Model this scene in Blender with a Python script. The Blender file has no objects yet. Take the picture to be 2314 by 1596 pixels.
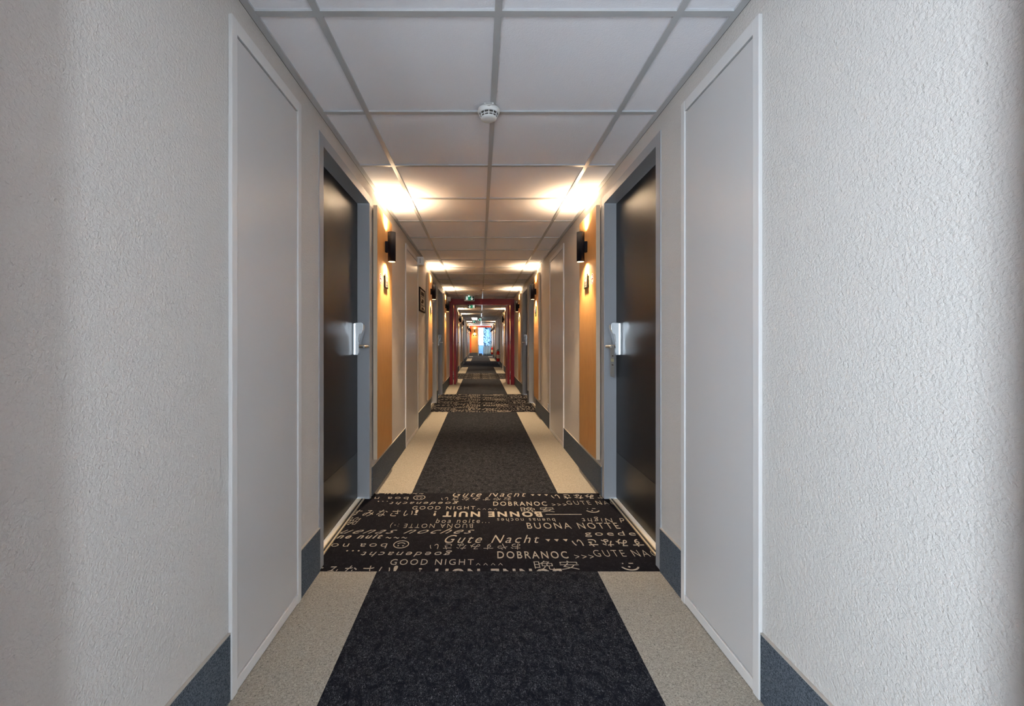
import bpy, bmesh, math
from mathutils import Vector, Matrix

# ------------------------------------------------------------------ camera, world, exposure
C = bpy.context.scene.collection
sc = bpy.context.scene
CAMZ = 1.107
cam_d = bpy.data.cameras.new('camera'); cam = bpy.data.objects.new('camera', cam_d); C.objects.link(cam)
cam.location = (0, 0, CAMZ); cam.rotation_euler = (math.pi / 2, 0, 0)
cam_d.sensor_width = 36; cam_d.lens = 36 * 927 / 2314
cam_d.shift_x = (1157 - 1085) / 2314; cam_d.shift_y = -(798 - 770) / 2314
cam_d.clip_start = 0.05; cam_d.clip_end = 200
sc.camera = cam
sc.view_settings.view_transform = 'Standard'; sc.view_settings.look = 'None'
sc.view_settings.gamma = 1; sc.view_settings.use_curve_mapping = False
sc.view_settings.exposure = 1.70
w = bpy.data.worlds.new('world'); sc.world = w; w.use_nodes = True
bg = w.node_tree.nodes['Background']
bg.inputs[0].default_value = (0.76, 0.88, 1.0, 1); bg.inputs[1].default_value = 10.5
SCONCE_UP, SCONCE_DOWN, SCONCE_WIDE = 22.0, 27.0, 12.0
WARM = (1.0, 0.73, 0.45)

def portal(name, loc, rot, sx, sy):
    l = bpy.data.lights.new(name, 'AREA'); l.shape = 'RECTANGLE'; l.size = sx; l.size_y = sy
    l.cycles.is_portal = True
    o = bpy.data.objects.new(name, l); C.objects.link(o); o.location = loc; o.rotation_euler = rot
XL, XR, HC = -0.776, 0.870, 2.203
END, BACK = 30.3, -4.2
SWY0, SWY1, SWZ0, SWZ1 = -1.45, -0.55, 0.15, 2.1     # left side window behind the camera
RWY0, RWY1 = -2.1, -1.5                              # unseen right side window, added to light the left wall
EWX0, EWX1, EWZ0, EWZ1 = -0.13, 0.78, 0.06, 2.05   # window at the far end
BWX0, BWX1, BWZ0, BWZ1 = -0.22, 0.22, 0.15, 2.1        # unseen back window, added to brighten the near corridor
portal('daylight_portal', ((BWX0 + BWX1) / 2, BACK - 0.16, (BWZ0 + BWZ1) / 2), (math.pi / 2, 0, 0), BWX1 - BWX0, BWZ1 - BWZ0)
portal('daylight_portal', (XL - 0.10, (SWY0 + SWY1) / 2, (SWZ0 + SWZ1) / 2), (0, -math.pi / 2, 0), SWZ1 - SWZ0, SWY1 - SWY0)
portal('daylight_portal', (XR + 0.10, (RWY0 + RWY1) / 2, (SWZ0 + SWZ1) / 2), (0, math.pi / 2, 0), SWZ1 - SWZ0, RWY1 - RWY0)
portal('daylight_portal', ((EWX0 + EWX1) / 2, END + 0.16, (EWZ0 + EWZ1) / 2), (-math.pi / 2, 0, 0), EWX1 - EWX0, EWZ1 - EWZ0)

# ------------------------------------------------------------------ materials
def new_mat(name, col=(.8, .8, .8), rough=.5, metal=0., spec=.5, emit=None, es=0.):
    m = bpy.data.materials.new(name); m.use_nodes = True
    b = m.node_tree.nodes['Principled BSDF']
    b.inputs['Base Color'].default_value = (*col, 1); b.inputs['Roughness'].default_value = rough
    b.inputs['Metallic'].default_value = metal; b.inputs['Specular IOR Level'].default_value = spec
    if emit: b.inputs['Emission Color'].default_value = (*emit, 1); b.inputs['Emission Strength'].default_value = es
    return m
def nodes(m):
    return m.node_tree.nodes, m.node_tree.links, m.node_tree.nodes['Principled BSDF']
def coord(m, scale=(1, 1, 1)):
    N, L, b = nodes(m); t = N.new('ShaderNodeTexCoord'); g = N.new('ShaderNodeMapping')
    g.inputs['Scale'].default_value = scale; L.new(t.outputs['Object'], g.inputs[0]); return g.outputs[0]
def noise(m, vec, scale, detail=2., rough=.5, dist=0.):
    N, L, b = nodes(m); n = N.new('ShaderNodeTexNoise'); n.inputs['Scale'].default_value = scale
    n.inputs['Detail'].default_value = detail; n.inputs['Roughness'].default_value = rough
    n.inputs['Distortion'].default_value = dist; L.new(vec, n.inputs['Vector']); return n.outputs['Fac']
def ramp(m, fac, stops):
    N, L, b = nodes(m); r = N.new('ShaderNodeValToRGB'); e = r.color_ramp.elements
    while len(e) < len(stops): e.new(0.5)
    for i, (p, c) in enumerate(stops):
        e[i].position = p; e[i].color = (*c, 1) if len(c) == 3 else c
    L.new(fac, r.inputs[0]); return r.outputs[0]
def bump(m, h, strength, dist):
    N, L, b = nodes(m); n = N.new('ShaderNodeBump'); n.inputs['Strength'].default_value = strength
    n.inputs['Distance'].default_value = dist; L.new(h, n.inputs['Height']); L.new(n.outputs[0], b.inputs['Normal'])
def base(m, c):
    N, L, b = nodes(m); L.new(c, b.inputs['Base Color'])
def mixc(m, f, a, b_, mode='MIX'):
    N, L, b = nodes(m); n = N.new('ShaderNodeMix'); n.data_type = 'RGBA'; n.blend_type = mode
    if isinstance(f, float): n.inputs[0].default_value = f
    else: L.new(f, n.inputs[0])
    for i, v in ((6, a), (7, b_)):
        if isinstance(v, tuple): n.inputs[i].default_value = (*v, 1)
        else: L.new(v, n.inputs[i])
    return n.outputs[2]

M = {}
m = M['wall'] = new_mat('rough_plaster', (.57, .54, .505), .6, spec=.35)
v = coord(m); bump(m, noise(m, v, 150, 3, .55, .4), .9, .004)
m = M['tile'] = new_mat('ceiling_board', (.91, .91, .95), .9, spec=.1)
v = coord(m); bump(m, noise(m, v, 190, 3, .6, .3), .6, .0025)
M['tee'] = new_mat('painted_grid', (.50, .51, .52), .32, spec=.6)
M['paint'] = new_mat('hatch_paint', (.53, .515, .505), .30, spec=.5)
M['casing'] = new_mat('casing_paint', (.64, .625, .61), .35)
M['gap'] = new_mat('shadow_gap', (.02, .02, .02), .9)
M['frame'] = new_mat('grey_frame_paint', (.32, .33, .345), .38)
m = M['slab'] = new_mat('black_door_laminate', (.010, .011, .014), .36, spec=.30)
v = coord(m); bump(m, noise(m, v, 400, 2), .08, .0005)
M['kick'] = new_mat('black_kick_plate', (.010, .011, .013), .30, spec=.5)
M['chrome'] = new_mat('chrome', (.82, .84, .86), .12, 1.)
M['steel'] = new_mat('satin_steel', (.62, .62, .62), .28, 1.)
M['gold'] = new_mat('brass_strip', (.72, .60, .42), .35, .8)
M['beige_sill'] = new_mat('beige_sill', (.62, .54, .42), .5)
M['blackrub'] = new_mat('black_rubber', (.012, .012, .012), .7)
m = M['wood'] = new_mat('orange_wood', (.45, .22, .07), .42, spec=.4)
v = coord(m, (14, 14, 1.2)); f = noise(m, v, 6, 5, .6, .6)
base(m, ramp(m, f, [(.3, (.37, .185, .055)), (.7, (.49, .26, .088))]))
M['wood_edge'] = new_mat('pale_wood_edge', (.56, .44, .31), .5)
M['black'] = new_mat('black_lacquer', (.006, .006, .009), .5, spec=.05)
M['dark_int'] = new_mat('sconce_interior', (.55, .42, .28), .4)
M['lens'] = new_mat('sconce_lens', (1, .9, .7), .5, emit=(1, .72, .42), es=14)
m = M['base'] = new_mat('felt_baseboard', (.1, .11, .13), .95, spec=.1)
v = coord(m); f = noise(m, v, 260, 3, .7)
base(m, ramp(m, f, [(.36, (.028, .036, .046)), (.62, (.125, .145, .170))])); bump(m, f, .3, .001)
M['base_top'] = new_mat('baseboard_edge', (.42, .38, .33), .7)
m = M['border'] = new_mat('beige_felt_carpet', (.4, .37, .33), .97, spec=.05)
v = coord(m); f = noise(m, v, 190, 6, .85, 1.2); f2 = noise(m, v, 30, 5, .75)
c = ramp(m, f, [(.37, (.07, .066, .06)), (.47, (.27, .248, .210)), (.60, (.47, .43, .365))])
c = mixc(m, ramp(m, f2, [(.35, (0, 0, 0)), (.75, (.35, .35, .35))]), c, (.22, .21, .20))
base(m, c); bump(m, f, .3, .001)
m = M['runner'] = new_mat('anthracite_carpet', (.02, .02, .025), .97, spec=.05)
v = coord(m, (1, .7, 1)); f = noise(m, v, 210, 6, .85, 1.5); f2 = noise(m, v, 34, 5, .75, .8)
c = ramp(m, f, [(.42, (.004, .0045, .007)), (.53, (.016, .017, .022)), (.63, (.17, .175, .19))])
base(m, mixc(m, ramp(m, f2, [(.38, (1, 1, 1)), (.56, (0, 0, 0))]), c, (.007, .008, .012))); bump(m, f, .3, .001)
m = M['printed'] = new_mat('black_printed_carpet', (.02, .02, .025), .97, spec=.05)
v = coord(m, (1, .7, 1)); f = noise(m, v, 210, 6, .85, 1.5); f2 = noise(m, v, 40, 5, .75, .8)
c = ramp(m, f, [(.42, (.004, .004, .006)), (.55, (.014, .0135, .018)), (.66, (.10, .095, .105))])
base(m, mixc(m, ramp(m, f2, [(.42, (1, 1, 1)), (.66, (0, 0, 0))]), c, (.007, .007, .010))); bump(m, f, .3, .001)
m = M['letter'] = new_mat('beige_lettering', (.45, .4, .34), .97, spec=.05)
v = coord(m); f = noise(m, v, 300, 4, .8)
base(m, ramp(m, f, [(.35, (.18, .16, .135)), (.6, (.46, .41, .345))]))
M['red'] = new_mat('crimson_paint', (.22, .007, .018), .38, spec=.35)
M['orange_red'] = new_mat('orange_red_paint', (.50, .05, .015), .4)
M['white'] = new_mat('white_plastic', (.80, .80, .78), .35)
M['grille'] = new_mat('grille_shadow', (.10, .09, .08), .7)
M['sign_face'] = new_mat('sign_face_taupe', (.035, .028, .024), .9, spec=.03)
M['sign_dark'] = new_mat('sign_dark', (.015, .012, .010), .8, spec=.05)
M['sign_text'] = new_mat('sign_print', (.13, .12, .105), .9, spec=.03)
M['framed_face'] = new_mat('framed_sign_face', (.34, .30, .25), .5)
M['sticker_w'] = new_mat('sticker_white', (.8, .78, .75), .5)
M['sticker_r'] = new_mat('sticker_red', (.6, .03, .03), .5)
M['exit_green'] = new_mat('exit_green', (.0, .22, .12), .4, emit=(0, .30, .17), es=.12)
M['exit_white'] = new_mat('exit_white', (.85, .9, .88), .4, emit=(.8, 1, .92), es=.25)
M['exit_dark'] = new_mat('exit_dark', (.01, .03, .02), .4)
M['exit_glow'] = new_mat('exit_lamp', (.6, 1, .9), .4, emit=(.45, 1, .85), es=2.0)
M['panel_light'] = new_mat('light_diffuser', (.9, .9, .9), .5, emit=(1, .96, .88), es=1.8)
M['ext_red'] = new_mat('extinguisher_red', (.42, .012, .012), .25)
M['label_w'] = new_mat('extinguisher_label', (.7, .62, .5), .5)
M['tag'] = new_mat('door_hanger_card', (.24, .29, .32), .3)
M['tag_y'] = new_mat('door_hanger_print', (.50, .55, .35), .4)
M['endwall'] = new_mat('end_wall_paint', (.70, .73, .76), .6)
M['win_frame'] = new_mat('window_frame_paint', (.75, .77, .8), .4)
m = M['glass'] = bpy.data.materials.new('window_glass'); m.use_nodes = True
N = m.node_tree.nodes; N.clear(); o_ = N.new('ShaderNodeOutputMaterial'); t_ = N.new('ShaderNodeBsdfTransparent'); g_ = N.new('ShaderNodeBsdfGlossy')
x_ = N.new('ShaderNodeMixShader'); x_.inputs[0].default_value = .05; g_.inputs['Roughness'].default_value = .02
m.node_tree.links.new(t_.outputs[0], x_.inputs[1]); m.node_tree.links.new(g_.outputs[0], x_.inputs[2]); m.node_tree.links.new(x_.outputs[0], o_.inputs[0])
m = M['frosted'] = bpy.data.materials.new('added_frosted_pane'); m.use_nodes = True
N = m.node_tree.nodes; pb = N['Principled BSDF']; pb.inputs['Base Color'].default_value = (.45, .58, .68, 1); pb.inputs['Roughness'].default_value = .5
tr = N.new('ShaderNodeBsdfTranslucent'); tr.inputs[0].default_value = (.30, .52, .70, 1); mx = N.new('ShaderNodeMixShader'); mx.inputs[0].default_value = .30
m.node_tree.links.new(pb.outputs[0], mx.inputs[1]); m.node_tree.links.new(tr.outputs[0], mx.inputs[2]); m.node_tree.links.new(mx.outputs[0], N['Material Output'].inputs[0])
m = M['curtain'] = bpy.data.materials.new('leaf_print_curtain'); m.use_nodes = True
N = m.node_tree.nodes; L = m.node_tree.links; pb = N['Principled BSDF']; pb.inputs['Roughness'].default_value = .9
g = coord(m, (1.6, 1.6, 1.0)); f = noise(m, g, 2.4, 2, .5, 2.0)
N2 = N.new('ShaderNodeTexCoord'); sp = N.new('ShaderNodeSeparateXYZ'); L.new(N2.outputs['Object'], sp.inputs[0])
hh = N.new('ShaderNodeMapRange'); hh.inputs['From Min'].default_value = .55; hh.inputs['From Max'].default_value = .85
L.new(sp.outputs['Z'], hh.inputs['Value'])
leaf = ramp(m, f, [(.52, (0, 0, 0)), (.56, (1, 1, 1))])
lm = N.new('ShaderNodeMath'); lm.operation = 'MULTIPLY'; L.new(leaf, lm.inputs[0]); L.new(hh.outputs[0], lm.inputs[1])
cc = mixc(m, lm.outputs[0], (.50, .68, .80), (.04, .12, .22)); L.new(cc, pb.inputs['Base Color'])
tr = N.new('ShaderNodeBsdfTranslucent'); L.new(cc, tr.inputs[0]); mx = N.new('ShaderNodeMixShader'); mx.inputs[0].default_value = .38
L.new(pb.outputs[0], mx.inputs[1]); L.new(tr.outputs[0], mx.inputs[2]); L.new(mx.outputs[0], N['Material Output'].inputs[0])

# ------------------------------------------------------------------ mesh helpers
class MB:
    """Collects shapes of several materials into one mesh, mapped from wall space (l, n, z):
    l along the corridor, n out of the wall into the corridor."""
    def __init__(self, s=0, mir=1):
        self.bm = bmesh.new(); self.mats = []; self.s = s; self.mir = mir
    def mi(self, m):
        if m not in self.mats: self.mats.append(m)
        return self.mats.index(m)
    def P(self, p):
        if self.s == 0: return Vector(p)
        return Vector((-self.s * p[1], self.mir * p[0], p[2]))
    def _done(self, faces, m, smooth=False):
        i = self.mi(m)
        for f in faces: f.material_index = i; f.smooth = smooth
    def box(self, a0, a1, b0, b1, c0, c1, m, bev=0.):
        vs = [self.bm.verts.new(self.P((a, b, c))) for a in (a0, a1) for b in (b0, b1) for c in (c0, c1)]
        idx = [(0, 1, 3, 2), (4, 6, 7, 5), (0, 4, 5, 1), (2, 3, 7, 6), (0, 2, 6, 4), (1, 5, 7, 3)]
        fs = [self.bm.faces.new([vs[i] for i in q]) for q in idx]
        self._done(fs, m)
        if bev > 0:
            es = list({e for f in fs for e in f.edges})
            r = bmesh.ops.bevel(self.bm, geom=es, offset=bev, segments=2, profile=.6, affect='EDGES')
            self._done(r['faces'], m)
        return fs
    def ring(self, centers_radii, ax, m, seg=24, caps=(True, True), smooth=True, squash=None):
        """lathe: list of (position along axis, radius) around base point; ax in wall space"""
        (o, d) = ax; d = Vector(d).normalized()
        u = d.orthogonal().normalized(); v_ = d.cross(u)
        rows = []
        for (t, r) in centers_radii:
            rows.append([self.bm.verts.new(self.P(Vector(o) + d * t + u * (r * math.cos(2 * math.pi * k / seg)) + v_ * (r * math.sin(2 * math.pi * k / seg)))) for k in range(seg)])
        fs = []
        for a, b in zip(rows, rows[1:]):
            for k in range(seg):
                fs.append(self.bm.faces.new((a[k], a[(k + 1) % seg], b[(k + 1) % seg], b[k])))
        self._done(fs, m, smooth)
        cf = []
        if caps[0]: cf.append(self.bm.faces.new(rows[0]))
        if caps[1]: cf.append(self.bm.faces.new(rows[-1]))
        self._done(cf, m)
    def prism(self, pts, axis, t0, t1, m, bev=0.):
        """pts 2-D outline in the two other axes, extruded along axis index"""
        def mk(p, t):
            q = [0, 0, 0]; k = [i for i in range(3) if i != axis]; q[k[0]] = p[0]; q[k[1]] = p[1]; q[axis] = t
            return self.bm.verts.new(self.P(q))
        a = [mk(p, t0) for p in pts]; b = [mk(p, t1) for p in pts]
        fs = [self.bm.faces.new(a), self.bm.faces.new(b)]
        n = len(pts)
        for i in range(n): fs.append(self.bm.faces.new((a[i], a[(i + 1) % n], b[(i + 1) % n], b[i])))
        self._done(fs, m)
        if bev > 0:
            es = list({e for f in fs for e in f.edges})
            r = bmesh.ops.bevel(self.bm, geom=es, offset=bev, segments=2, affect='EDGES'); self._done(r['faces'], m)
    def tube(self, pts, r, m, seg=14):
        pts = [Vector(p) for p in pts]; rows = []
        for i, p in enumerate(pts):
            d = (pts[min(i + 1, len(pts) - 1)] - pts[max(i - 1, 0)]).normalized()
            ref = Vector((0, 0, 1)) if abs(d.z) < .9 else Vector((1, 0, 0))
            u = d.cross(ref).normalized(); v_ = d.cross(u)
            rr = r[i] if isinstance(r, (list, tuple)) else r
            rows.append([self.bm.verts.new(self.P(p + u * rr * math.cos(2 * math.pi * k / seg) + v_ * rr * math.sin(2 * math.pi * k / seg))) for k in range(seg)])
        fs = []
        for a, b in zip(rows, rows[1:]):
            for k in range(seg): fs.append(self.bm.faces.new((a[k], a[(k + 1) % seg], b[(k + 1) % seg], b[k])))
        self._done(fs, m, True)
        self._done([self.bm.faces.new(rows[0]), self.bm.faces.new(rows[-1])], m)
    def build(self, name, parent=None):
        bmesh.ops.recalc_face_normals(self.bm, faces=self.bm.faces)
        me = bpy.data.meshes.new(name); self.bm.to_mesh(me); self.bm.free()
        for mm in self.mats: me.materials.append(M[mm])
        o = bpy.data.objects.new(name, me); C.objects.link(o)
        if parent: o.parent = parent
        return o

def tag(o, label=None, cat=None, group=None, kind=None):
    if label: o['label'] = label
    if cat: o['category'] = cat
    if group: o['group'] = group
    if kind: o['kind'] = kind
    return o
def empty(name, loc=(0, 0, 0)):
    o = bpy.data.objects.new(name, None); o.empty_display_size = .1; o.location = loc; C.objects.link(o); return o
def copy_tree(o, parent=None):
    c = o.copy(); C.objects.link(c); c.parent = parent
    for ch in o.children: copy_tree(ch, c)
    return c
WX = {-1: XL, 1: XR}
SIDE = {-1: 'left', 1: 'right'}
protos = {}
def place(key, builder, s, mir, y):
    """first use builds, later uses copy the thing with its parts"""
    k = (key, s, mir)
    if k not in protos:
        o = builder(s, mir); protos[k] = o
    else:
        o = copy_tree(protos[k])
    o.location = (WX[s], y, 0)
    return o

# ------------------------------------------------------------------ layout along the corridor (distances from the camera)
DW, DH = 0.95, 2.12
# (start, mirrored)
doors = {-1: [(1.97, 1), (6.38, -1), (7.49, 1), (11.82, -1), (12.93, 1), (18.9, 1), (24.0, -1), (25.15, 1)],
         1: [(1.97, 1), (6.38, -1), (7.49, 1), (11.82, -1), (12.93, 1), (18.3, -1), (24.0, -1), (25.15, 1)]}
panels = {s: [2.945, 5.86, 8.46, 11.30, 13.91] + ([16.6] if s < 0 else []) + [23.25, 26.35, 29.15] for s in (-1, 1)}
PWID = 0.49
hatches = {s: [(1.262, 1.752, 'narrow'), (4.235, 5.08, 'wide'), (15.1, 15.945, 'wide')] for s in (-1, 1)}

# ------------------------------------------------------------------ structure
fl = MB(); fl.box(XL - .3, XR + .3, BACK - .1, END + 1.2, -.12, -.006, 'runner'); tag(fl.build('floor'), kind='structure')
ce = MB(); ce.box(XL - .14, XR + .14, BACK - .1, END + 1.2, HC + .006, HC + .1, 'tile')
ceil_o = tag(ce.build('ceiling'), kind='structure')
g = MB()
TW = .012
for x in (-.544, .0605, .665): g.box(x - TW, x + TW, BACK, END + 1, HC - .001, HC + .008, 'tee')
y = 1.375 - .6 * 9
while y < END:
    xs = [XL + .026, -.544 - TW, -.544 + TW, .0605 - TW, .0605 + TW, .665 - TW, .665 + TW, XR - .026]
    for a, b in zip(xs[::2], xs[1::2]): g.box(a, b, y - TW, y + TW, HC - .0008, HC + .008, 'tee')
    y += .6
g.box(XL + .002, XL + .027, BACK, END + 1, HC - .0015, HC + .008, 'tee'); g.box(XR - .027, XR - .002, BACK, END + 1, HC - .0015, HC + .008, 'tee')
g.box(XL - .01, XL + .002, BACK, END + 1, HC - .001, HC + .004, 'gap'); g.box(XR - .002, XR + .01, BACK, END + 1, HC - .001, HC + .004, 'gap')
go = g.build('ceiling_grid', ceil_o); go['label'] = 'grey metal grid between the ceiling tiles'

for s in (-1, 1):
    wb = MB(); X0, X1 = (XL - .14, XL) if s < 0 else (XR, XR + .14)
    cur = BACK
    holes = [(a, a + DW, 0, DH) for a, _ in doors[s]]
    if s < 0: holes = [(SWY0, SWY1, SWZ0, SWZ1)] + holes
    else: holes = [(RWY0, RWY1, SWZ0, SWZ1)] + holes
    for (a, b, z0, z1) in holes:
        wb.box(X0, X1, cur, a, -.02, HC + .02, 'wall'); wb.box(X0, X1, a, b, z1, HC + .02, 'wall')
        if z0 > 0: wb.box(X0, X1, a, b, -.02, z0, 'wall')
        cur = b
    wb.box(X0, X1, cur, END + 1, -.02, HC + .02, 'wall')
    tag(wb.build('wall_' + SIDE[s]), kind='structure')
wb = MB(); wb.box(XL - .14, BWX0, BACK - .14, BACK, -.02, HC + .02, 'wall'); wb.box(BWX1, XR + .14, BACK - .14, BACK, -.02, HC + .02, 'wall')
wb.box(BWX0, BWX1, BACK - .14, BACK, -.02, BWZ0, 'wall'); wb.box(BWX0, BWX1, BACK - .14, BACK, BWZ1, HC + .02, 'wall'); tag(wb.build('wall_back'), kind='structure')
# far end wall with its window
wb = MB()
wb.box(XL - .14, EWX0, END, END + .14, -.02, HC + .02, 'endwall'); wb.box(EWX1, XR + .14, END, END + .14, -.02, HC + .02, 'endwall')
wb.box(EWX0, EWX1, END, END + .14, -.02, EWZ0, 'endwall'); wb.box(EWX0, EWX1, END, END + .14, EWZ1, HC + .02, 'endwall')
tag(wb.build('wall_end'), kind='structure')
def window(name, axis, a0, a1, z0, z1, p):
    r = MB(); t = .04
    def bx(u0, u1, w0, w1, d0, d1, m):
        if axis == 'x': r_.box(u0, u1, p + d0, p + d1, w0, w1, m)
        else: r_.box(p + d0, p + d1, u0, u1, w0, w1, m)
    r_ = r
    bx(a0, a1, z0, z0 + t, 0, .05, 'win_frame'); bx(a0, a1, z1 - t, z1, 0, .05, 'win_frame')
    bx(a0, a0 + t, z0 + t, z1 - t, 0, .05, 'win_frame'); bx(a1 - t, a1, z0 + t, z1 - t, 0, .05, 'win_frame')
    o = tag(r.build(name), kind='structure')
    r_ = MB(); bx(a0 + t, a1 - t, z0 + t, z1 - t, .02, .026, 'glass'); r_.build('window_pane', o)
b = MB(); t = .04; p = END + .06
b.box(EWX0, EWX1, p, p + .05, EWZ0, EWZ0 + t, 'win_frame'); b.box(EWX0, EWX1, p, p + .05, EWZ1 - t, EWZ1, 'win_frame'); b.box(EWX0, EWX1, p, p + .05, .75, .79, 'win_frame')
for x in (EWX0, EWX1 - t): b.box(x, x + t, p, p + .05, EWZ0 + t, EWZ1 - t, 'win_frame')
w1 = tag(b.build('window_1'), kind='structure')
b = MB(); b.box(EWX0 + t, EWX1 - t, p + .02, p + .026, .79, EWZ1 - t, 'glass'); b.build('window_pane', w1)
b = MB(); b.box(EWX0 + t, EWX1 - t, p + .02, p + .026, EWZ0 + t, .75, 'frosted'); b.build('added_frosted_pane', w1)  # lower pane added to glow in place of the wall under the window
window('added_window_back', 'x', BWX0, BWX1, BWZ0, BWZ1, BACK - .09)
window('added_window_right', 'y', RWY0, RWY1, SWZ0, SWZ1, XR + .04)
window('window_2', 'y', SWY0, SWY1, SWZ0, SWZ1, XL - .09)

# felt baseboards between the openings
BH = .205
for s in (-1, 1):
    blocks = [(a, a + DW) for a, _ in doors[s]] + [(a, b) for a, b, _ in hatches[s]]
    blocks.sort(); b = MB(s); cur = BACK
    for (a0, a1) in blocks + [(END, END)]:
        if a0 - cur > .02:
            b.box(cur + .002, a0 - .002, 0.0005, .009, 0, BH, 'base'); b.box(cur + .002, a0 - .002, .0005, .0095, BH, BH + .004, 'base_top')
        cur = a1
    o = b.build('baseboard_' + SIDE[s]); o.location = (WX[s], 0, 0); tag(o, kind='structure')
b = MB(); b.box(XL + .01, -.16, END - .45, END - .44, 0, BH, 'base'); b.box(-.10, .14, END - .012, END, 0, .16, 'base')
tag(b.build('baseboard_end'), kind='structure')

# ------------------------------------------------------------------ carpets
RX0, RX1 = -.495, .563
txt = [(1.966, 2.974), (6.36, 8.46), (11.83, 13.88)]
def slab_carpet(name, x0, x1, y0, y1, m, label, cat='carpet', group=None):
    b = MB(); b.box(x0, x1, y0, y1, -.006, 0, m); return tag(b.build(name), label, cat, group)
seg = [(BACK, 1.966), (2.974, 6.36), (8.46, 11.83), (13.88, 17.1)]
where = ['in the foreground', 'between the first and second printed sections', 'running through the red fire doors', 'beyond the third printed section']
for i, (a, b_) in enumerate(seg):
    slab_carpet('carpet_runner', RX0, RX1, a, b_, 'runner', 'anthracite carpet runner down the corridor centre, ' + where[i])
    for s, (x0, x1) in ((-1, (XL, RX0)), (1, (RX1, XR))):
        slab_carpet('carpet_border', x0, x1, a, b_, 'border', 'beige carpet border, %s side, %s' % (SIDE[s], where[i].replace('running ', '')), group='beige carpet borders')
slab_carpet('carpet_runner', XL, XR, 17.1, 18.3, 'runner', 'wall-to-wall dark grey carpet before the black mat band')
slab_carpet('dark_mat', XL, XR, 18.3, 20.1, 'printed', 'near-black carpet band across the corridor near the far end', 'mat')
slab_carpet('carpet_runner', XL, XR, 20.1, 22.1, 'runner', 'wall-to-wall dark grey carpet just beyond the black band')
for a, b_, ww in ((22.1, 25.6, 'third from last'), (27.7, 28.8, 'closest to the far window')):
    slab_carpet('carpet_runner', RX0, RX1, a, b_, 'runner', 'dark carpet runner between short beige borders, ' + ('closest to the far window' if a > 26 else 'beyond the black band'))
    for s, (x0, x1) in ((-1, (XL, RX0)), (1, (RX1, XR))):
        slab_carpet('carpet_border', x0, x1, a, b_, 'border', 'short beige carpet border on the %s, %s' % (SIDE[s], 'closest to the far window' if a > 26 else 'beyond the black band'), group='beige carpet borders')
slab_carpet('carpet_runner', XL, XR, 25.6, 27.7, 'runner', 'plain dark carpet crossing between the two farthest border pairs')
slab_carpet('carpet_runner', XL, XR, 28.8, END, 'runner', 'dark carpet strip at the foot of the far window wall')

SC = 2.822
def fd(yz): return 1026.0 / (1080 + yz / SC - 770)
# text, x0, x1, ytop, ybottom (as seen), turned, weight, slant
words = [
 ('Gute Nacht', 862, 1465, 366, 416, 0, .012, .45), ('GUTE NACHT', 1810, 2330, 462, 503, 0, .0, .0),
 ('DOBRANOC', 1195, 1645, 470, 515, 0, .022, .05), ('goedenacht', 330, 905, 464, 503, 1, .010, .25), ('...', 232, 318, 463, 470, 1, .02, 0),
 ('GOOD NIGHT', 515, 1045, 520, 556, 0, .012, 0), ('^^^^', 1060, 1230, 546, 558, 0, .0, 0), ('>>>', 1690, 1810, 492, 515, 0, .005, 0),
 ('おやすみなさい', 1675, 2310, 392, 440, 1, .022, 0), ('おやすみなさい', 765, 1345, 421, 458, 1, .004, .1),
 ('boa noite', -20, 490, 420, 449, 1, .006, 0), ('晩安', 1432, 1715, 531, 586, 0, .004, 0),
 ('おやすみなさい', 95, 655, 205, 246, 0, .010, .2), ('!', 670, 690, 205, 238, 0, .03, 0),
 ('BONNE NUIT', 850, 1480, 216, 250, 1, .052, 0), ('!', 790, 806, 214, 243, 1, .02, 0),
 ('boa noite...', 805, 1145, 262, 288, 0, .006, .15), ('buenas noches', 1195, 1565, 259, 281, 1, .006, 0),
 ('Good Night', 1735, 2160, 250, 286, 1, .004, .2), ('BUONA NOTTE :-)', 515, 1040, 286, 320, 1, .0, 0),
 ('BUONA NOTTE', 1385, 1970, 288, 325, 0, .012, 0), ('buenas noches', 120, 1050, 322, 356, 0, .008, .8),
 ('goedenacht', 1750, 2400, 342, 378, 0, .008, .1), ('bonne nuit', 30, 465, 360, 388, 0, .030, .35), ('~~~', 485, 620, 378, 388, 0, .0, 0),
 ('晩安', 130, 315, 252, 302, 1, .0, .2),
]
FONT = {}
def text_mesh(t, wgt, slant):
    k = (t, wgt, slant)
    if k in FONT: return FONT[k]
    cu = bpy.data.curves.new('t', 'FONT'); cu.body = t; cu.offset = wgt - .018; cu.shear = slant; cu.space_character = 1.3; cu.resolution_u = 3
    ob = bpy.data.objects.new('t', cu); C.objects.link(ob); bpy.context.view_layer.update()
    me = bpy.data.meshes.new_from_object(ob.evaluated_get(bpy.context.evaluated_depsgraph_get()))
    bpy.data.objects.remove(ob); FONT[k] = me; return me
def put_text(bm, me, x0, x1, y0, y1, rot, z):
    vs = [v.co for v in me.vertices]
    ax, bx_ = min(v.x for v in vs), max(v.x for v in vs); ay, by = min(v.y for v in vs), max(v.y for v in vs)
    nv = []
    for v in vs:
        u = (v.x - ax) / max(bx_ - ax, 1e-6); q = (v.y - ay) / max(by - ay, 1e-6)
        if rot: u, q = 1 - u, 1 - q
        nv.append(bm.verts.new((x0 + u * (x1 - x0), y0 + q * (y1 - y0), z)))
    for p in me.polygons:
        try: bm.faces.new([nv[i] for i in p.vertices])
        except ValueError: pass
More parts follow.
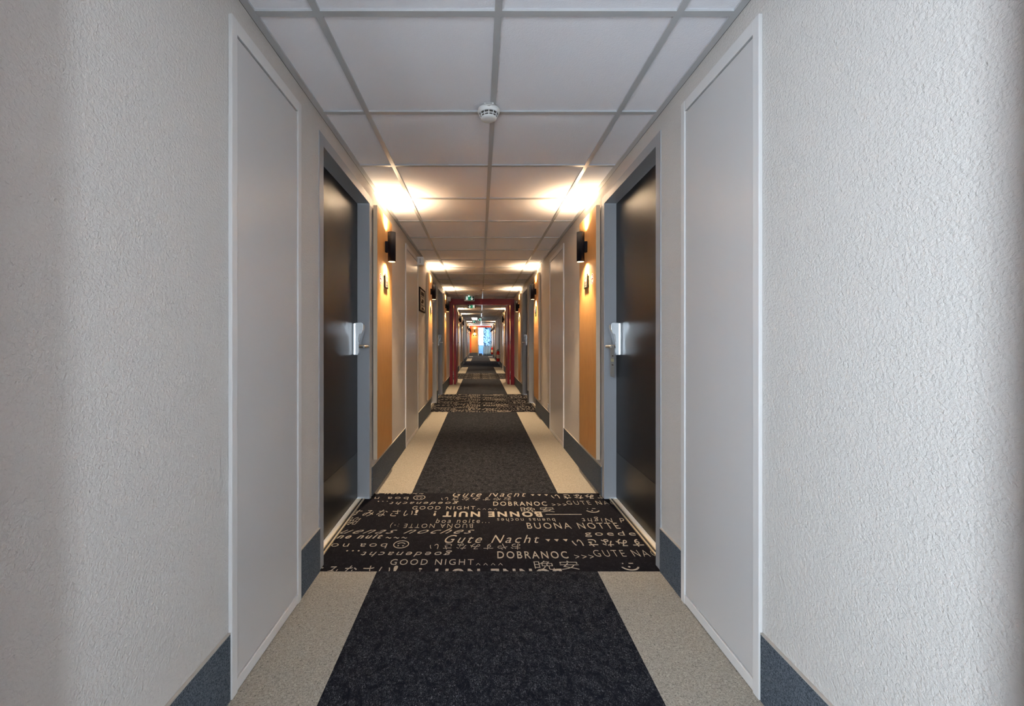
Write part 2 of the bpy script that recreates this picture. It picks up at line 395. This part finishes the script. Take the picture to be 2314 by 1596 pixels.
def arc(bm, cx, cy, rx, ry, a0, a1, t, z, n=28):
    ro = []; ri = []
    for i in range(n + 1):
        a = math.radians(a0 + (a1 - a0) * i / n)
        ro.append(bm.verts.new((cx + (rx + t / 2) * math.cos(a), cy + (ry + t / 2) * math.sin(a), z)))
        ri.append(bm.verts.new((cx + (rx - t / 2) * math.cos(a), cy + (ry - t / 2) * math.sin(a), z)))
    for i in range(n): bm.faces.new((ro[i], ro[i + 1], ri[i + 1], ri[i]))
def poly(bm, pts, z): bm.faces.new([bm.verts.new((p[0], p[1], z)) for p in pts])
PER = .665
def greeting_mesh(y0, y1):
    bm = bmesh.new(); z = .0011
    off = 0 if y0 < 3 else y0 - 1.966
    for k in range(-2, 5):
        sh = off + k * PER
        if 2.2 + sh > y1 + .9 or 2.6 + sh < y0 - .6: continue
        for (t, xa, xb, yt, yb, rot, wgt, sl) in words:
            dm = fd((yt + yb) / 2); X = lambda x: (700 + x / SC - 1085) * dm / 927
            put_text(bm, text_mesh(t, wgt, sl), X(xa), X(xb), fd(yb) + sh, fd(yt) + sh, rot, z)
        def Q(x, yz): return ((700 + x / SC - 1085) * fd(yz) / 927, fd(yz) + sh)
        cx, cy = Q(583, 425); arc(bm, cx, cy, .040, .040, 0, 360, .005, z); arc(bm, cx, cy - .002, .021, .019, 20, 160, .005, z)
        for dx in (-.013, .013): arc(bm, cx + dx, cy - .016, .0025, .0025, 0, 360, .005, z, 10)
        cx, cy = Q(2037, 560); arc(bm, cx, cy, .042, .040, 200, 340, .009, z)
        arc(bm, cx - .026, cy + .018, .002, .002, 0, 360, .004, z, 10); arc(bm, cx - .004, cy - .012, .003, .003, 0, 360, .006, z, 10)
        poly(bm, [(cx + .004, cy + .016), (cx + .026, cy + .016), (cx + .026, cy + .022), (cx + .004, cy + .022)], z)
        for x in (1520, 1575, 1632):
            cx, cy = Q(x, 400); poly(bm, [(cx - .013, cy + .013), (cx, cy - .013), (cx + .013, cy + .013)], z)
        a = Q(1505, 235); b_ = Q(1735, 235); poly(bm, [a, b_, (b_[0], b_[1] + .006), (a[0], a[1] + .006)], z)
    for co, no in (((0, y0 + .003, 0), (0, -1, 0)), ((0, y1 - .003, 0), (0, 1, 0)), ((XL - .028, 0, 0), (-1, 0, 0)), ((XR + .028, 0, 0), (1, 0, 0))):
        bmesh.ops.bisect_plane(bm, geom=bm.verts[:] + bm.edges[:] + bm.faces[:], plane_co=co, plane_no=no, clear_outer=True)
    for f in bm.faces:
        if f.normal.z < 0: f.normal_flip()
    r = bmesh.ops.extrude_face_region(bm, geom=bm.faces[:])
    for e in r['geom']:
        if isinstance(e, bmesh.types.BMVert): e.co.z = .0001
    bmesh.ops.recalc_face_normals(bm, faces=bm.faces)
    me = bpy.data.meshes.new('lettering'); bm.to_mesh(me); bm.free(); me.materials.append(M['letter']); return me
wtxt = ['between the two nearest doors', 'second from the camera, before the red fire doors', 'beyond the red fire doors']
for i, (a, b_) in enumerate(txt):
    cb = MB(); cb.box(XL, XR, a, b_, -.006, 0, 'printed')
    for s in (-1, 1):       # tongues of carpet reaching into the door recesses
        for (d0, _) in doors[s]:
            if a - .1 < d0 < b_:
                x0, x1 = (XL - .03, XL) if s < 0 else (XR, XR + .03)
                cb.box(x0, x1, d0 + .055, d0 + DW - .055, -.006, 0, 'printed')
    o = cb.build('printed_carpet')
    tag(o, 'black carpet printed with greetings, ' + wtxt[i], 'carpet', 'printed greeting carpet sections')
    l = bpy.data.objects.new('lettering', greeting_mesh(a, b_)); C.objects.link(l); l.parent = o
    l['label'] = 'beige good night greetings in many languages'

# ------------------------------------------------------------------ doors
def build_door(s, mir):
    c = DW / 2
    root = empty('door_1')
    f = MB(s, mir); e = .055
    f.box(-c, -c + e, -.14, .004, 0, DH, 'frame', .002); f.box(c - e, c, -.14, .004, 0, DH, 'frame', .002)
    f.box(-c + e, c - e, -.14, .004, DH - e, DH, 'frame', .002)
    f.build('door_frame', root)
    d = MB(s, mir); d.box(-c + e + .003, c - e - .003, -.125, -.080, .012, DH - e - .003, 'slab', .0015); leaf = d.build('door_leaf', root)
    k = MB(s, mir); k.box(-c + e + .01, c - e - .01, -.0798, -.0785, .02, .33, 'kick'); k.build('kick_plate', leaf)
    t = MB(s, mir); a, b_ = -c + e, c - e
    t.box(a, b_, -.040, -.030, -.006, .006, 'gold', .001); t.box(a, b_, -.052, -.040, -.006, .003, 'blackrub'); t.box(a, b_, -.058, -.052, -.006, .005, 'gold')
    t.box(a, b_, -.14, -.058, -.006, .004, 'beige_sill'); t.build('threshold', root)
    # electronic lock: wedge body narrowing towards the lever, wide chrome plate behind
    lk = MB(s, mir); y1 = c - e - .045; n0 = -.080
    prof = [(n0, 1.225), (n0 + .050, 1.229), (n0 + .060, 1.226), (n0 + .066, 1.216), (n0 + .067, 1.200), (n0 + .063, 1.176), (n0 + .055, 1.150), (n0 + .047, 1.128), (n0 + .041, 1.106), (n0 + .038, 1.085), (n0 + .037, 1.050), (n0 + .036, 1.026), (n0 + .031, 1.010), (n0, 1.012)]
    lk.prism(prof, 0, y1 - .055, y1, 'chrome', .0015)
    lk.box(y1 - .068, y1 + .006, n0, n0 + .012, 1.010, 1.224, 'chrome', .003)
    lock = lk.build('door_lock', root)
    ins = MB(s, mir); ins.prism([(n0 + .058, 1.158), (n0 + .044, 1.112), (n0 + .036, 1.09), (n0 + .034, 1.12), (n0 + .042, 1.15)], 0, y1 - .057, y1 - .055, 'steel')
    ins.build('card_slot', lock)
    h = MB(s, mir); n1 = n0 + .036
    h.tube([(y1 - .028, n1, 1.067), (y1 - .028, n1 + .030, 1.067), (y1 - .032, n1 + .050, 1.067), (y1 - .045, n1 + .060, 1.067), (y1 - .13, n1 + .060, 1.066), (y1 - .138, n1 + .060, 1.066)],
           [.012, .010, .0095, .0095, .0085, .006], 'steel')
    h.build('door_handle', lock)
    return root
n = 0
dl_pos = {1.97: 'nearest door', 6.38: 'door just beyond the second wood panel', 7.49: 'last door before the red fire doors', 11.82: 'first door beyond the red fire doors',
          12.93: 'second door beyond the red fire doors', 18.9: 'door beside the black carpet band', 18.3: 'door beside the black carpet band', 24.0: 'second to last door before the far window', 25.15: 'last door before the far window'}
for s in (-1, 1):
    for (a, mir) in doors[s]:
        n += 1; o = place('door', build_door, s, mir, a + DW / 2); o.name = 'door_%d' % n
        tag(o, 'black guest room door in grey frame, %s on the %s' % (dl_pos[a], SIDE[s]), kind='structure')

# ------------------------------------------------------------------ smooth access hatches
def build_hatch(width, height=2.115):
    def f(s, mir):
        c = width / 2; root = empty('access_hatch')
        fr = MB(s, mir); cw = .029
        for a, b_ in ((-c, -c + cw), (c - cw, c)): fr.box(a, b_, .0005, .013, 0, height, 'casing', .002)
        fr.box(-c + cw, c - cw, .0005, .012, height - .045, height, 'casing', .002); fr.box(-c + cw, c - cw, .0005, .012, .004, .040, 'casing', .002)
        fr.build('hatch_frame', root)
        g_ = MB(s, mir); g_.box(-c + cw, c - cw, .0003, .001, .004, height - .045, 'gap'); g_.build('gap_shade', root)  # dark sheet painted as the shade in the gap round the panel
        p = MB(s, mir); p.box(-c + cw + .0025, c - cw - .0025, .001, .008, .045, height - .051, 'paint', .001); p.build('hatch_door', root)
        return root
    return f
for s in (-1, 1):
    for (a, b_, kd) in hatches[s]:
        o = place('hatch' + kd, build_hatch(b_ - a), s, 1, (a + b_) / 2)
        ww = 'in the foreground before the nearest door' if a < 2 else ('between the first and second wood panels' if a < 6 else 'beyond the red fire doors')
        tag(o, 'pale grey %s access hatch in the %s wall, %s' % (kd, SIDE[s], ww), 'access hatch', 'pale access hatches')

# ------------------------------------------------------------------ wood panels, sconces, room signs, stickers
def build_panel(s, mir):
    c = PWID / 2; b = MB(s, mir); b.box(-c, c, .0098, .038, .252, 2.08, 'wood')
    root = b.build('wood_panel')
    e = MB(s, mir)
    for a in (-c - .001, c): e.box(a, a + .001, .0098, .038, .252, 2.08, 'wood_edge')
    eo = e.build('edge_band', root); eo['label'] = 'pale wood edge'
    bk = MB(s, mir)
    bk.box(-c + .03, c - .03, .0005, .0098, .26, 2.0, 'wood_edge'); bk.build('batten', root)
    return root
def add_spot(parent, loc, up, energy, size=84, blend=.55):
    l = bpy.data.lights.new('sconce_light', 'SPOT'); l.energy = energy; l.color = WARM; l.spot_size = math.radians(size); l.spot_blend = blend; l.shadow_soft_size = .012
    o = bpy.data.objects.new('sconce_light', l); C.objects.link(o); o.parent = parent; o.location = loc
    o.rotation_euler = (math.pi, 0, 0) if up else (0, 0, 0)
def add_glow(parent, loc, up):
    add_spot(parent, loc, up, SCONCE_WIDE, 150, 1.0)
def build_sconce(s, mir):
    root = empty('wall_sconce'); n0 = .038; nc = n0 + .049; z0, z1, r = 1.722, 1.952, .030
    b = MB(s, mir); seg = 32
    b.ring([(0, r - .003), (0, r), (z1 - z0, r), (z1 - z0, r - .003), (z1 - z0 - .014, r - .004)], ((0, nc, z0), (0, 0, 1)), 'black', seg, caps=(False, False))
    b.ring([(.0, r - .003), (.014, r - .004)], ((0, nc, z0), (0, 0, 1)), 'dark_int', seg, caps=(False, False))
    b.build('sconce_body', root)
    for z in (z0 + .014, z1 - .015):
        q = MB(s, mir); q.ring([(0, r - .004), (.001, r - .004)], ((0, nc, z - .0005), (0, 0, 1)), 'lens', seg, smooth=False); q.build('lamp_lens', root)
    k = MB(s, mir); k.box(-.018, .018, n0, nc - r + .004, 1.795, 1.879, 'black', .002); k.build('wall_bracket', root)
    x = -s * nc
    add_spot(root, (x, 0, z0 + .008), False, SCONCE_DOWN); add_spot(root, (x, 0, z1 - .007), True, SCONCE_UP)
    add_glow(root, (x, 0, z0 - .003), False); add_glow(root, (x, 0, z1 + .003), True)
    return root
def build_room_sign(s, mir):
    z0, z1, h, n0 = 1.515, 1.622, .0525, .038
    b = MB(s, mir); b.box(-h, h, n0 + .004, n0 + .010, z0, z1, 'sign_dark', .001); b.box(-h + .02, h - .02, n0, n0 + .004, z0 + .02, z1 - .02, 'sign_dark')
    root = b.build('room_sign')
    f = MB(s, mir); f.box(-h + .006, h - .003, n0 + .010, n0 + .0106, z0 + .006, z1 - .004, 'sign_face'); f.build('sign_face', root)
    p = MB(s, mir); n1 = n0 + .0106
    def bar(a, b_, c, d): p.box(a, b_, n1, n1 + .0004, z0 + c, z0 + d, 'sign_text')
    bar(-.010, .008, .088, .097); bar(-.024, -.016, .050, .072); bar(-.016, .0, .055, .062); bar(.0, .008, .050, .074); bar(.016, .030, .060, .066)
    bar(-.020, -.012, .030, .036); bar(-.004, .010, .028, .034); bar(-.012, .012, .010, .018)
    p.build('sign_print', root)
    return root
def build_sticker(s, mir):
    n0 = .038; zc, r = 1.566, .041
    b = MB(s, mir); b.ring([(0, r), (.0006, r)], ((0, n0, zc), (0, 1, 0)), 'sticker_w', 32, smooth=False); root = b.build('no_smoking_sticker')
    q = MB(s, mir); seg = 32
    pts_o = [(r * .88 * math.cos(2 * math.pi * k / seg), r * .88 * math.sin(2 * math.pi * k / seg)) for k in range(seg)]
    pts_i = [(x_ * .80, y_ * .80) for x_, y_ in pts_o]
    for k in range(seg):
        j = (k + 1) % seg; q.prism([(pts_o[k][0], pts_o[k][1] + zc), (pts_o[j][0], pts_o[j][1] + zc), (pts_i[j][0], pts_i[j][1] + zc), (pts_i[k][0], pts_i[k][1] + zc)], 1, n0 + .0006, n0 + .0010, 'sticker_r')
    q.prism([(-.028, zc + .023), (-.023, zc + .028), (.028, zc - .023), (.023, zc - .028)], 1, n0 + .0006, n0 + .0011, 'sticker_r')
    q.prism([(-.022, zc - .004), (.022, zc - .004), (.022, zc + .003), (-.022, zc + .003)], 1, n0 + .0006, n0 + .0009, 'sign_dark')
    q.build('prohibition_mark', root)
    return root
pl_pos = {2.945: 'nearest', 5.86: 'second from the camera', 8.46: 'third, last before the red fire doors', 11.30: 'first beyond the red fire doors', 13.91: 'second beyond the red fire doors',
          16.6: 'third beyond the red fire doors', 23.25: 'third from the far end', 26.35: 'second from the far end', 29.15: 'closest to the far window'}
for s in (-1, 1):
    for a in panels[s]:
        yc = a + PWID / 2; ps = pl_pos[a]; sd = SIDE[s]
        tag(place('panel', build_panel, s, 1, yc), 'orange-brown wood wall panel on the %s wall, %s' % (sd, ps), 'wall panel', 'orange wood panels')
        tag(place('sconce', build_sconce, s, 1, yc + .01), 'lit black cylinder sconce on the %s wall, %s' % (sd, ps), 'wall lamp', 'black cylinder sconces')
        tag(place('sign', build_room_sign, s, 1, yc + .01), 'dark square room sign, %s wall panel, %s' % (sd, ps), 'sign', 'room number signs')
        if a < 20:
            mir = -1 if a in (5.86, 11.30) else 1
            tag(place('sticker', build_sticker, s, 1, yc - mir * .145), 'round no smoking sticker on the %s wood panel, %s' % (sd, ps), 'sticker', 'no smoking stickers')
# unseen frame added beside the view to shade the near wall edges
b = MB(); b.box(XL + .001, -.576, .36, .48, 0, 2.15, 'red', .003); b.box(.711, XR - .001, .40, .535, 0, 2.15, 'red', .003); b.box(-.576, .711, .40, .48, 2.03, 2.15, 'red', .003)
tag(b.build('added_shade_frame'), 'crimson door frame added out of view to shade the near walls', 'door frame')

# ------------------------------------------------------------------ things on the walls
# door hanger card on the right-hand nearest door
b = MB(1); y0 = 2.752
b.prism([(y0, .865), (y0 + .004, .860), (y0 + .082, .862), (y0 + .086, .868), (y0 + .086, 1.06), (y0 + .078, 1.075), (y0 + .008, 1.075), (y0, 1.06)], 1, -.022, -.0212, 'tag')
o = b.build('door_hanger'); o.location = (XR, -.03, 0); tag(o, 'grey card hanger hung from the handle of the nearest right-hand door', 'door hanger')
p = MB(1); p.box(y0 + .012, y0 + .074, -.0212, -.0209, .965, .985, 'tag_y'); p.box(y0 + .02, y0 + .05, -.0212, -.0209, 1.0, 1.008, 'sign_text'); p.box(y0 + .02, y0 + .055, -.0212, -.0209, .94, .947, 'sign_text')
q = p.build('printed_strip', o)

# framed direction sign on the left wall
b = MB(-1); y0, y1, z0, z1, t = 5.19, 5.68, 1.485, 1.79, .016
b.box(y0, y1, .0005, .016, z0, z0 + t, 'sign_dark'); b.box(y0, y1, .0005, .016, z1 - t, z1, 'sign_dark'); b.box(y0, y0 + t, .0005, .016, z0 + t, z1 - t, 'sign_dark'); b.box(y1 - t, y1, .0005, .016, z0 + t, z1 - t, 'sign_dark')
root = b.build('framed_notice'); root.location = (XL, 0, 0); tag(root, 'dark framed notice on the left wall between the hatch and second wood panel', 'notice')
b = MB(-1); b.box(y0 + t, y1 - t, .0005, .010, z0 + t, z1 - t, 'framed_face'); b.build('notice_sheet', root)
b = MB(-1)
for (a0, a1, c0, c1) in ((.03, .07, .21, .27), (.03, .07, .13, .19), (.03, .07, .04, .11)): b.box(y0 + a0, y0 + a1, .010, .0105, z0 + c0, z0 + c1, 'sign_text')
for (a0, a1, c0, c1) in ((.14, .42, .215, .265), (.22, .36, .13, .17), (.14, .30, .115, .135), (.20, .40, .035, .06), (.14, .42, .195, .203), (.14, .42, .085, .092)): b.box(y0 + a0, y0 + a1, .010, .0105, z0 + c0, z0 + c1, 'sign_dark')
b.build('notice_print', root)

# white alarm sounders high on the left wall
def build_sounder(s, mir):
    b = MB(s, mir); b.box(-.045, .045, .0005, .088, 2.03, 2.135, 'white', .016); root = b.build('alarm_sounder')
    q = MB(s, mir); q.box(-.0462, -.0448, .040, .045, 2.052, 2.112, 'grille'); q.box(-.015, .015, .0872, .0885, 2.078, 2.084, 'grille'); q.build('grille_slot', root)
    return root
tag(place('sounder', build_sounder, -1, 1, 5.05), 'white alarm sounder box at the top corner of the left hatch', 'alarm sounder', 'white alarm sounders')
tag(place('sounder', build_sounder, -1, 1, 9.65), 'white alarm sounder box on the left, beside the red fire door frame', 'alarm sounder', 'white alarm sounders')
# low wall socket on the right
b = MB(1); b.box(5.20, 5.265, .0005, .010, .225, .30, 'steel', .002); root = b.build('wall_socket'); root.location = (XR, 0, 0)
tag(root, 'small square wall socket just above the right baseboard beyond the hatch', 'socket')
b = MB(1); b.ring([(0, .020), (.002, .020)], ((5.2325, .010, .262), (0, 1, 0)), 'white', 20); b.build('socket_insert', root)

# ------------------------------------------------------------------ ceiling devices
def build_detector():
    root = empty('smoke_detector')
    b = MB(); b.ring([(0, .052), (-.008, .053), (-.016, .051), (-.022, .044)], ((0, 0, 0), (0, 0, 1)), 'white', 40, caps=(True, False)); b.build('detector_base', root)
    b = MB(); b.ring([(-.022, .040), (-.040, .037)], ((0, 0, 0), (0, 0, 1)), 'grille', 32, caps=(False, True)); b.build('sensing_chamber', root)
    b = MB(); b.ring([(-.040, .039), (-.045, .036), (-.048, .022), (-.049, .004)], ((0, 0, 0), (0, 0, 1)), 'white', 32, caps=(True, True))
    for k in range(12):
        a = 2 * math.pi * k / 12; ca, sa = math.cos(a), math.sin(a)
        b.tube([(ca * .043, sa * .043, -.021), (ca * .040, sa * .040, -.032), (ca * .037, sa * .037, -.041)], .0022, 'white', 8)
    b.ring([(-.030, .0405), (-.032, .0412), (-.034, .0400)], ((0, 0, 0), (0, 0, 1)), 'white', 32, caps=(False, False))
    b.build('detector_cage', root)
    return root
det = None
for i, (x, y) in enumerate(((.0405, 1.945), (.045, 8.75), (.045, 15.6))):
    if det is None: det = o = build_detector()
    else: o = copy_tree(det)
    o.location = (x, y, HC - .0015)
    tag(o, 'round white smoke detector on the ceiling, ' + ('nearest the camera', 'just before the exit sign', 'beyond the red fire doors')[i], 'smoke detector', 'ceiling smoke detectors')
# id flag on the near detector
b = MB(); b.box(-.021, .021, .0, .001, -.011, -.003, 'white')
b.box(.0 - .006, .006, .001, .016, -.012, -.003, 'white')
o = b.build('label_flag', det); o.location = (.0, -.066, .0)
b = MB()
for k in range(11): b.box(-.017 + k * .003, -.0152 + k * .003, -.0005, .0, -.009, -.005, 'sign_dark')
q = b.build('flag_print', o); q.location = (0, 0, 0)

def disc_pts(cx, cz, r, n=14): return [(cx + r * math.cos(2 * math.pi * k / n), cz + r * math.sin(2 * math.pi * k / n)) for k in range(n)]
def build_exit(flip, wd=.25):
    root = empty('exit_sign'); h = wd / 2; z0, z1 = -.135, -.012; f = -1 if flip else 1
    b = MB(); b.box(-h, h, -.022, .022, z0, z1, 'white', .006); b.box(-.05, .05, -.02, .02, z1, .0, 'white', .003); b.build('sign_housing', root)
    b = MB(); b.box(-h + .012, h - .012, -.0235, -.022, z0 + .014, z1 - .012, 'exit_dark'); b.box(-.035, .035, -.0245, -.0235, z0 + .014, z1 - .012, 'exit_green'); b.build('sign_panel', root)
    p = MB(); y0, y1 = -.0262, -.0245; zc = (z0 + z1) / 2
    def poly_(pts): p.prism([(f * x_, zc + z_) for x_, z_ in pts], 1, y0, y1, 'exit_white')
    # arrow pointing down
    poly_([(.054, .040), (.066, .040), (.066, -.010), (.054, -.010)]); poly_([(.060, -.042), (.092, -.006), (.082, .002), (.060, -.020), (.038, .002), (.028, -.006)])
    # door and running figure
    poly_([(-.088, .036), (-.080, .036), (-.080, -.046), (-.088, -.046)]); poly_([(-.088, .044), (-.036, .044), (-.036, .036), (-.088, .036)]); poly_([(-.044, .036), (-.036, .036), (-.036, -.046), (-.044, -.046)])
    poly_([(-.062 + .008 * math.cos(a * math.pi / 4), .026 + .008 * math.sin(a * math.pi / 4)) for a in range(8)])
    poly_([(-.070, .014), (-.058, .018), (-.052, .0), (-.064, -.010)]); poly_([(-.064, -.008), (-.052, .0), (-.044, -.024), (-.052, -.026)]); poly_([(-.066, -.006), (-.058, -.010), (-.072, -.040), (-.079, -.036)]); poly_([(-.070, .014), (-.080, .002), (-.076, -.004), (-.064, .008)])
    p.build('pictogram', root)
    b = MB(); b.ring([(-.02, .012), (.02, .012)], ((-.012 * f, -.002, z1 - .006), (0, 1, 0)), 'exit_glow', 20); b.build('status_lamp', root)
    return root
for (x, y, fl_, lab) in ((-.26, 9.95, 0, 'green and white exit sign under the ceiling before the red lintel'), (-.255, 12.3, 1, 'green and white exit sign seen beneath the red lintel'), (-.32, 22.6, 0, 'small distant green exit sign beyond the ceiling lamp'), (-.02, 20.2, 1, 'faint green exit sign near the centre of the far ceiling')):
    o = build_exit(fl_); o.location = (x, y, HC - .0015); tag(o, lab, 'exit sign', 'hanging exit signs')
root = empty('ceiling_lamp', (-.27, 20.0, HC - .0015)); tag(root, 'flat white ceiling lamp glowing over the far lobby', 'ceiling lamp')
b = MB(); b.box(-.15, .15, -1.0, 1.0, -.03, -.0, 'white', .004); b.build('lamp_housing', root)
for c0, c1 in ((-.96, -.1), (.1, .96)):
    b = MB(); b.box(-.13, .13, c0, c1, -.034, -.030, 'panel_light'); b.build('lamp_diffuser', root)

# ------------------------------------------------------------------ red fire doors
FY = 10.3
root = empty('fire_door', (0, FY, 0)); tag(root, 'crimson double fire door standing open across the corridor', 'fire door')
b = MB(); b.box(XL + .010, XL + .085, 0, .12, 0, 2.157, 'red', .003); b.box(XR - .100, XR - .010, 0, .12, 0, 2.157, 'red', .003); b.box(XL + .085, XR - .100, 0, .12, 2.012, 2.157, 'red', .003)
b.box(XL, XL + .010, .02, .12, 0, 2.16, 'casing'); b.box(XR - .010, XR, .02, .12, 0, 2.16, 'casing')
b.build('door_frame', root)
for s, x0 in ((-1, -.662), (1, .690)):
    d = MB(); d.box(x0, x0 + .054, .0, .80, .012, 2.0, 'red', .003); lf = d.build('door_leaf', root)
    hn = MB()
    xi = x0 + .054 if s < 0 else x0
    dr = 1 if s < 0 else -1
    hn.tube([(xi, .72, 1.05), (xi + dr * .035, .72, 1.05), (xi + dr * .045, .70, 1.05), (xi + dr * .045, .60, 1.05)], .008, 'steel'); hn.build('door_handle', lf)
    hg = MB(); xo = x0 if s < 0 else x0 + .054; xj = XL + .085 if s < 0 else XR - .100
    for z in (.25, 1.0, 1.85): hg.ring([(0, .009), (.09, .009)], (((xo + xj) / 2, -.004, z), (0, 0, 1)), 'steel', 14)
    hg.build('hinges', lf)

# ------------------------------------------------------------------ extinguishers
def build_ext():
    root = empty('fire_extinguisher')
    b = MB(); b.ring([(0, .050), (.008, .068), (.03, .072), (.38, .072), (.43, .058), (.455, .030), (.47, .022)], ((0, 0, 0), (0, 0, 1)), 'ext_red', 28); b.build('cylinder_body', root)
    b = MB(); b.ring([(.14, .0728), (.30, .0728)], ((0, 0, 0), (0, 0, 1)), 'label_w', 28, caps=(False, False)); b.build('paper_label', root)
    b = MB(); b.ring([(.47, .020), (.50, .020)], ((0, 0, 0), (0, 0, 1)), 'blackrub', 16); b.box(-.012, .012, -.02, .09, .505, .517, 'blackrub', .002); b.box(-.012, .012, -.02, .08, .535, .547, 'blackrub', .002); b.box(-.012, .012, -.025, -.01, .495, .547, 'blackrub'); b.build('valve_lever', root)
    b = MB(); b.tube([(-.02, .01, .49), (-.07, .0, .47), (-.10, -.01, .40), (-.095, -.01, .28), (-.085, -.01, .20), (-.088, -.01, .10)], [.010, .010, .010, .010, .013, .017], 'blackrub', 10); b.build('discharge_hose', root)
    return root
e0 = build_ext(); e0.location = (XR - .086, 18.0, .19)
tag(e0, 'red fire extinguisher on the right wall, the nearer of two', 'fire extinguisher', 'red fire extinguishers')
e1 = copy_tree(e0); e1.location = (XR - .086, 26.95, .20); tag(e1, 'red fire extinguisher on the right wall, the farther of two', 'fire extinguisher', 'red fire extinguishers')
for e, yy in ((e0, 0), (e1, 0)):
    b = MB(); b.box(.05, .086, -.03, .03, .33, .37, 'steel'); b.build('wall_hook', e)

# ------------------------------------------------------------------ far end
PY = END - .44
root = empty('recess_panel', (0, PY, 0)); tag(root, 'orange-red framed wood panel on the far end wall beside the window', 'wall panel')
b = MB(); b.box(XL + .012, -.64, 0, .03, .21, 2.07, 'orange_red'); b.box(XL + .012, EWX1, -.02, .03, 2.07, HC - .03, 'orange_red'); b.build('painted_surround', root)
b = MB(); b.box(-.64, -.16, 0, .03, .24, 2.07, 'wood'); b.build('wood_board', root)
b = MB(); b.box(XL + .002, -.16, .03, .43, 0, HC - .03, 'endwall'); tag(b.build('wall_recess'), kind='structure').location = (0, PY, 0)
# sconce and two small signs on it
so = build_sconce(-1, 1); so.rotation_euler = (0, 0, -math.pi / 2); so.location = (-.40, PY + .038, -.02)
tag(so, 'lit black sconce on the far end wood panel beside the window', 'wall lamp', 'black cylinder sconces')
for k, x in enumerate((-.47, -.31)):
    b = MB(); b.box(x - .035, x + .035, -.008, 0, 1.46, 1.54, 'sign_dark'); o = b.build('room_sign'); o.location = (0, PY, 0)
    tag(o, 'tiny dark sign on the far end wood panel, the %s one' % ('left', 'right')[k], 'sign')
# curtain with folds
bm = bmesh.new(); x0, x1, NN = .22, .84, 90; rows = []
for zi in range(13):
    z = .02 + (2.10 - .02) * zi / 12
    rows.append([bm.verts.new((x0 + (x1 - x0) * i / NN, END - .07 + .028 * math.sin(i / NN * 2 * math.pi * 7 + .35 * math.sin(z * 1.5)), z)) for i in range(NN + 1)])
for a, b_ in zip(rows, rows[1:]):
    for i in range(NN): f = bm.faces.new((a[i], a[i + 1], b_[i + 1], b_[i])); f.smooth = True
me = bpy.data.meshes.new('curtain'); bm.to_mesh(me); bm.free(); me.materials.append(M['curtain'])
o = bpy.data.objects.new('curtain', me); C.objects.link(o); tag(o, 'blue leaf-print curtain hanging at the right of the far window', 'curtain')
o.modifiers.new('thick', 'SOLIDIFY').thickness = .003
b = MB(); b.tube([(-.12, END - .07, 2.115), (.86, END - .07, 2.115)], .010, 'steel'); b.build('curtain_rail', o)
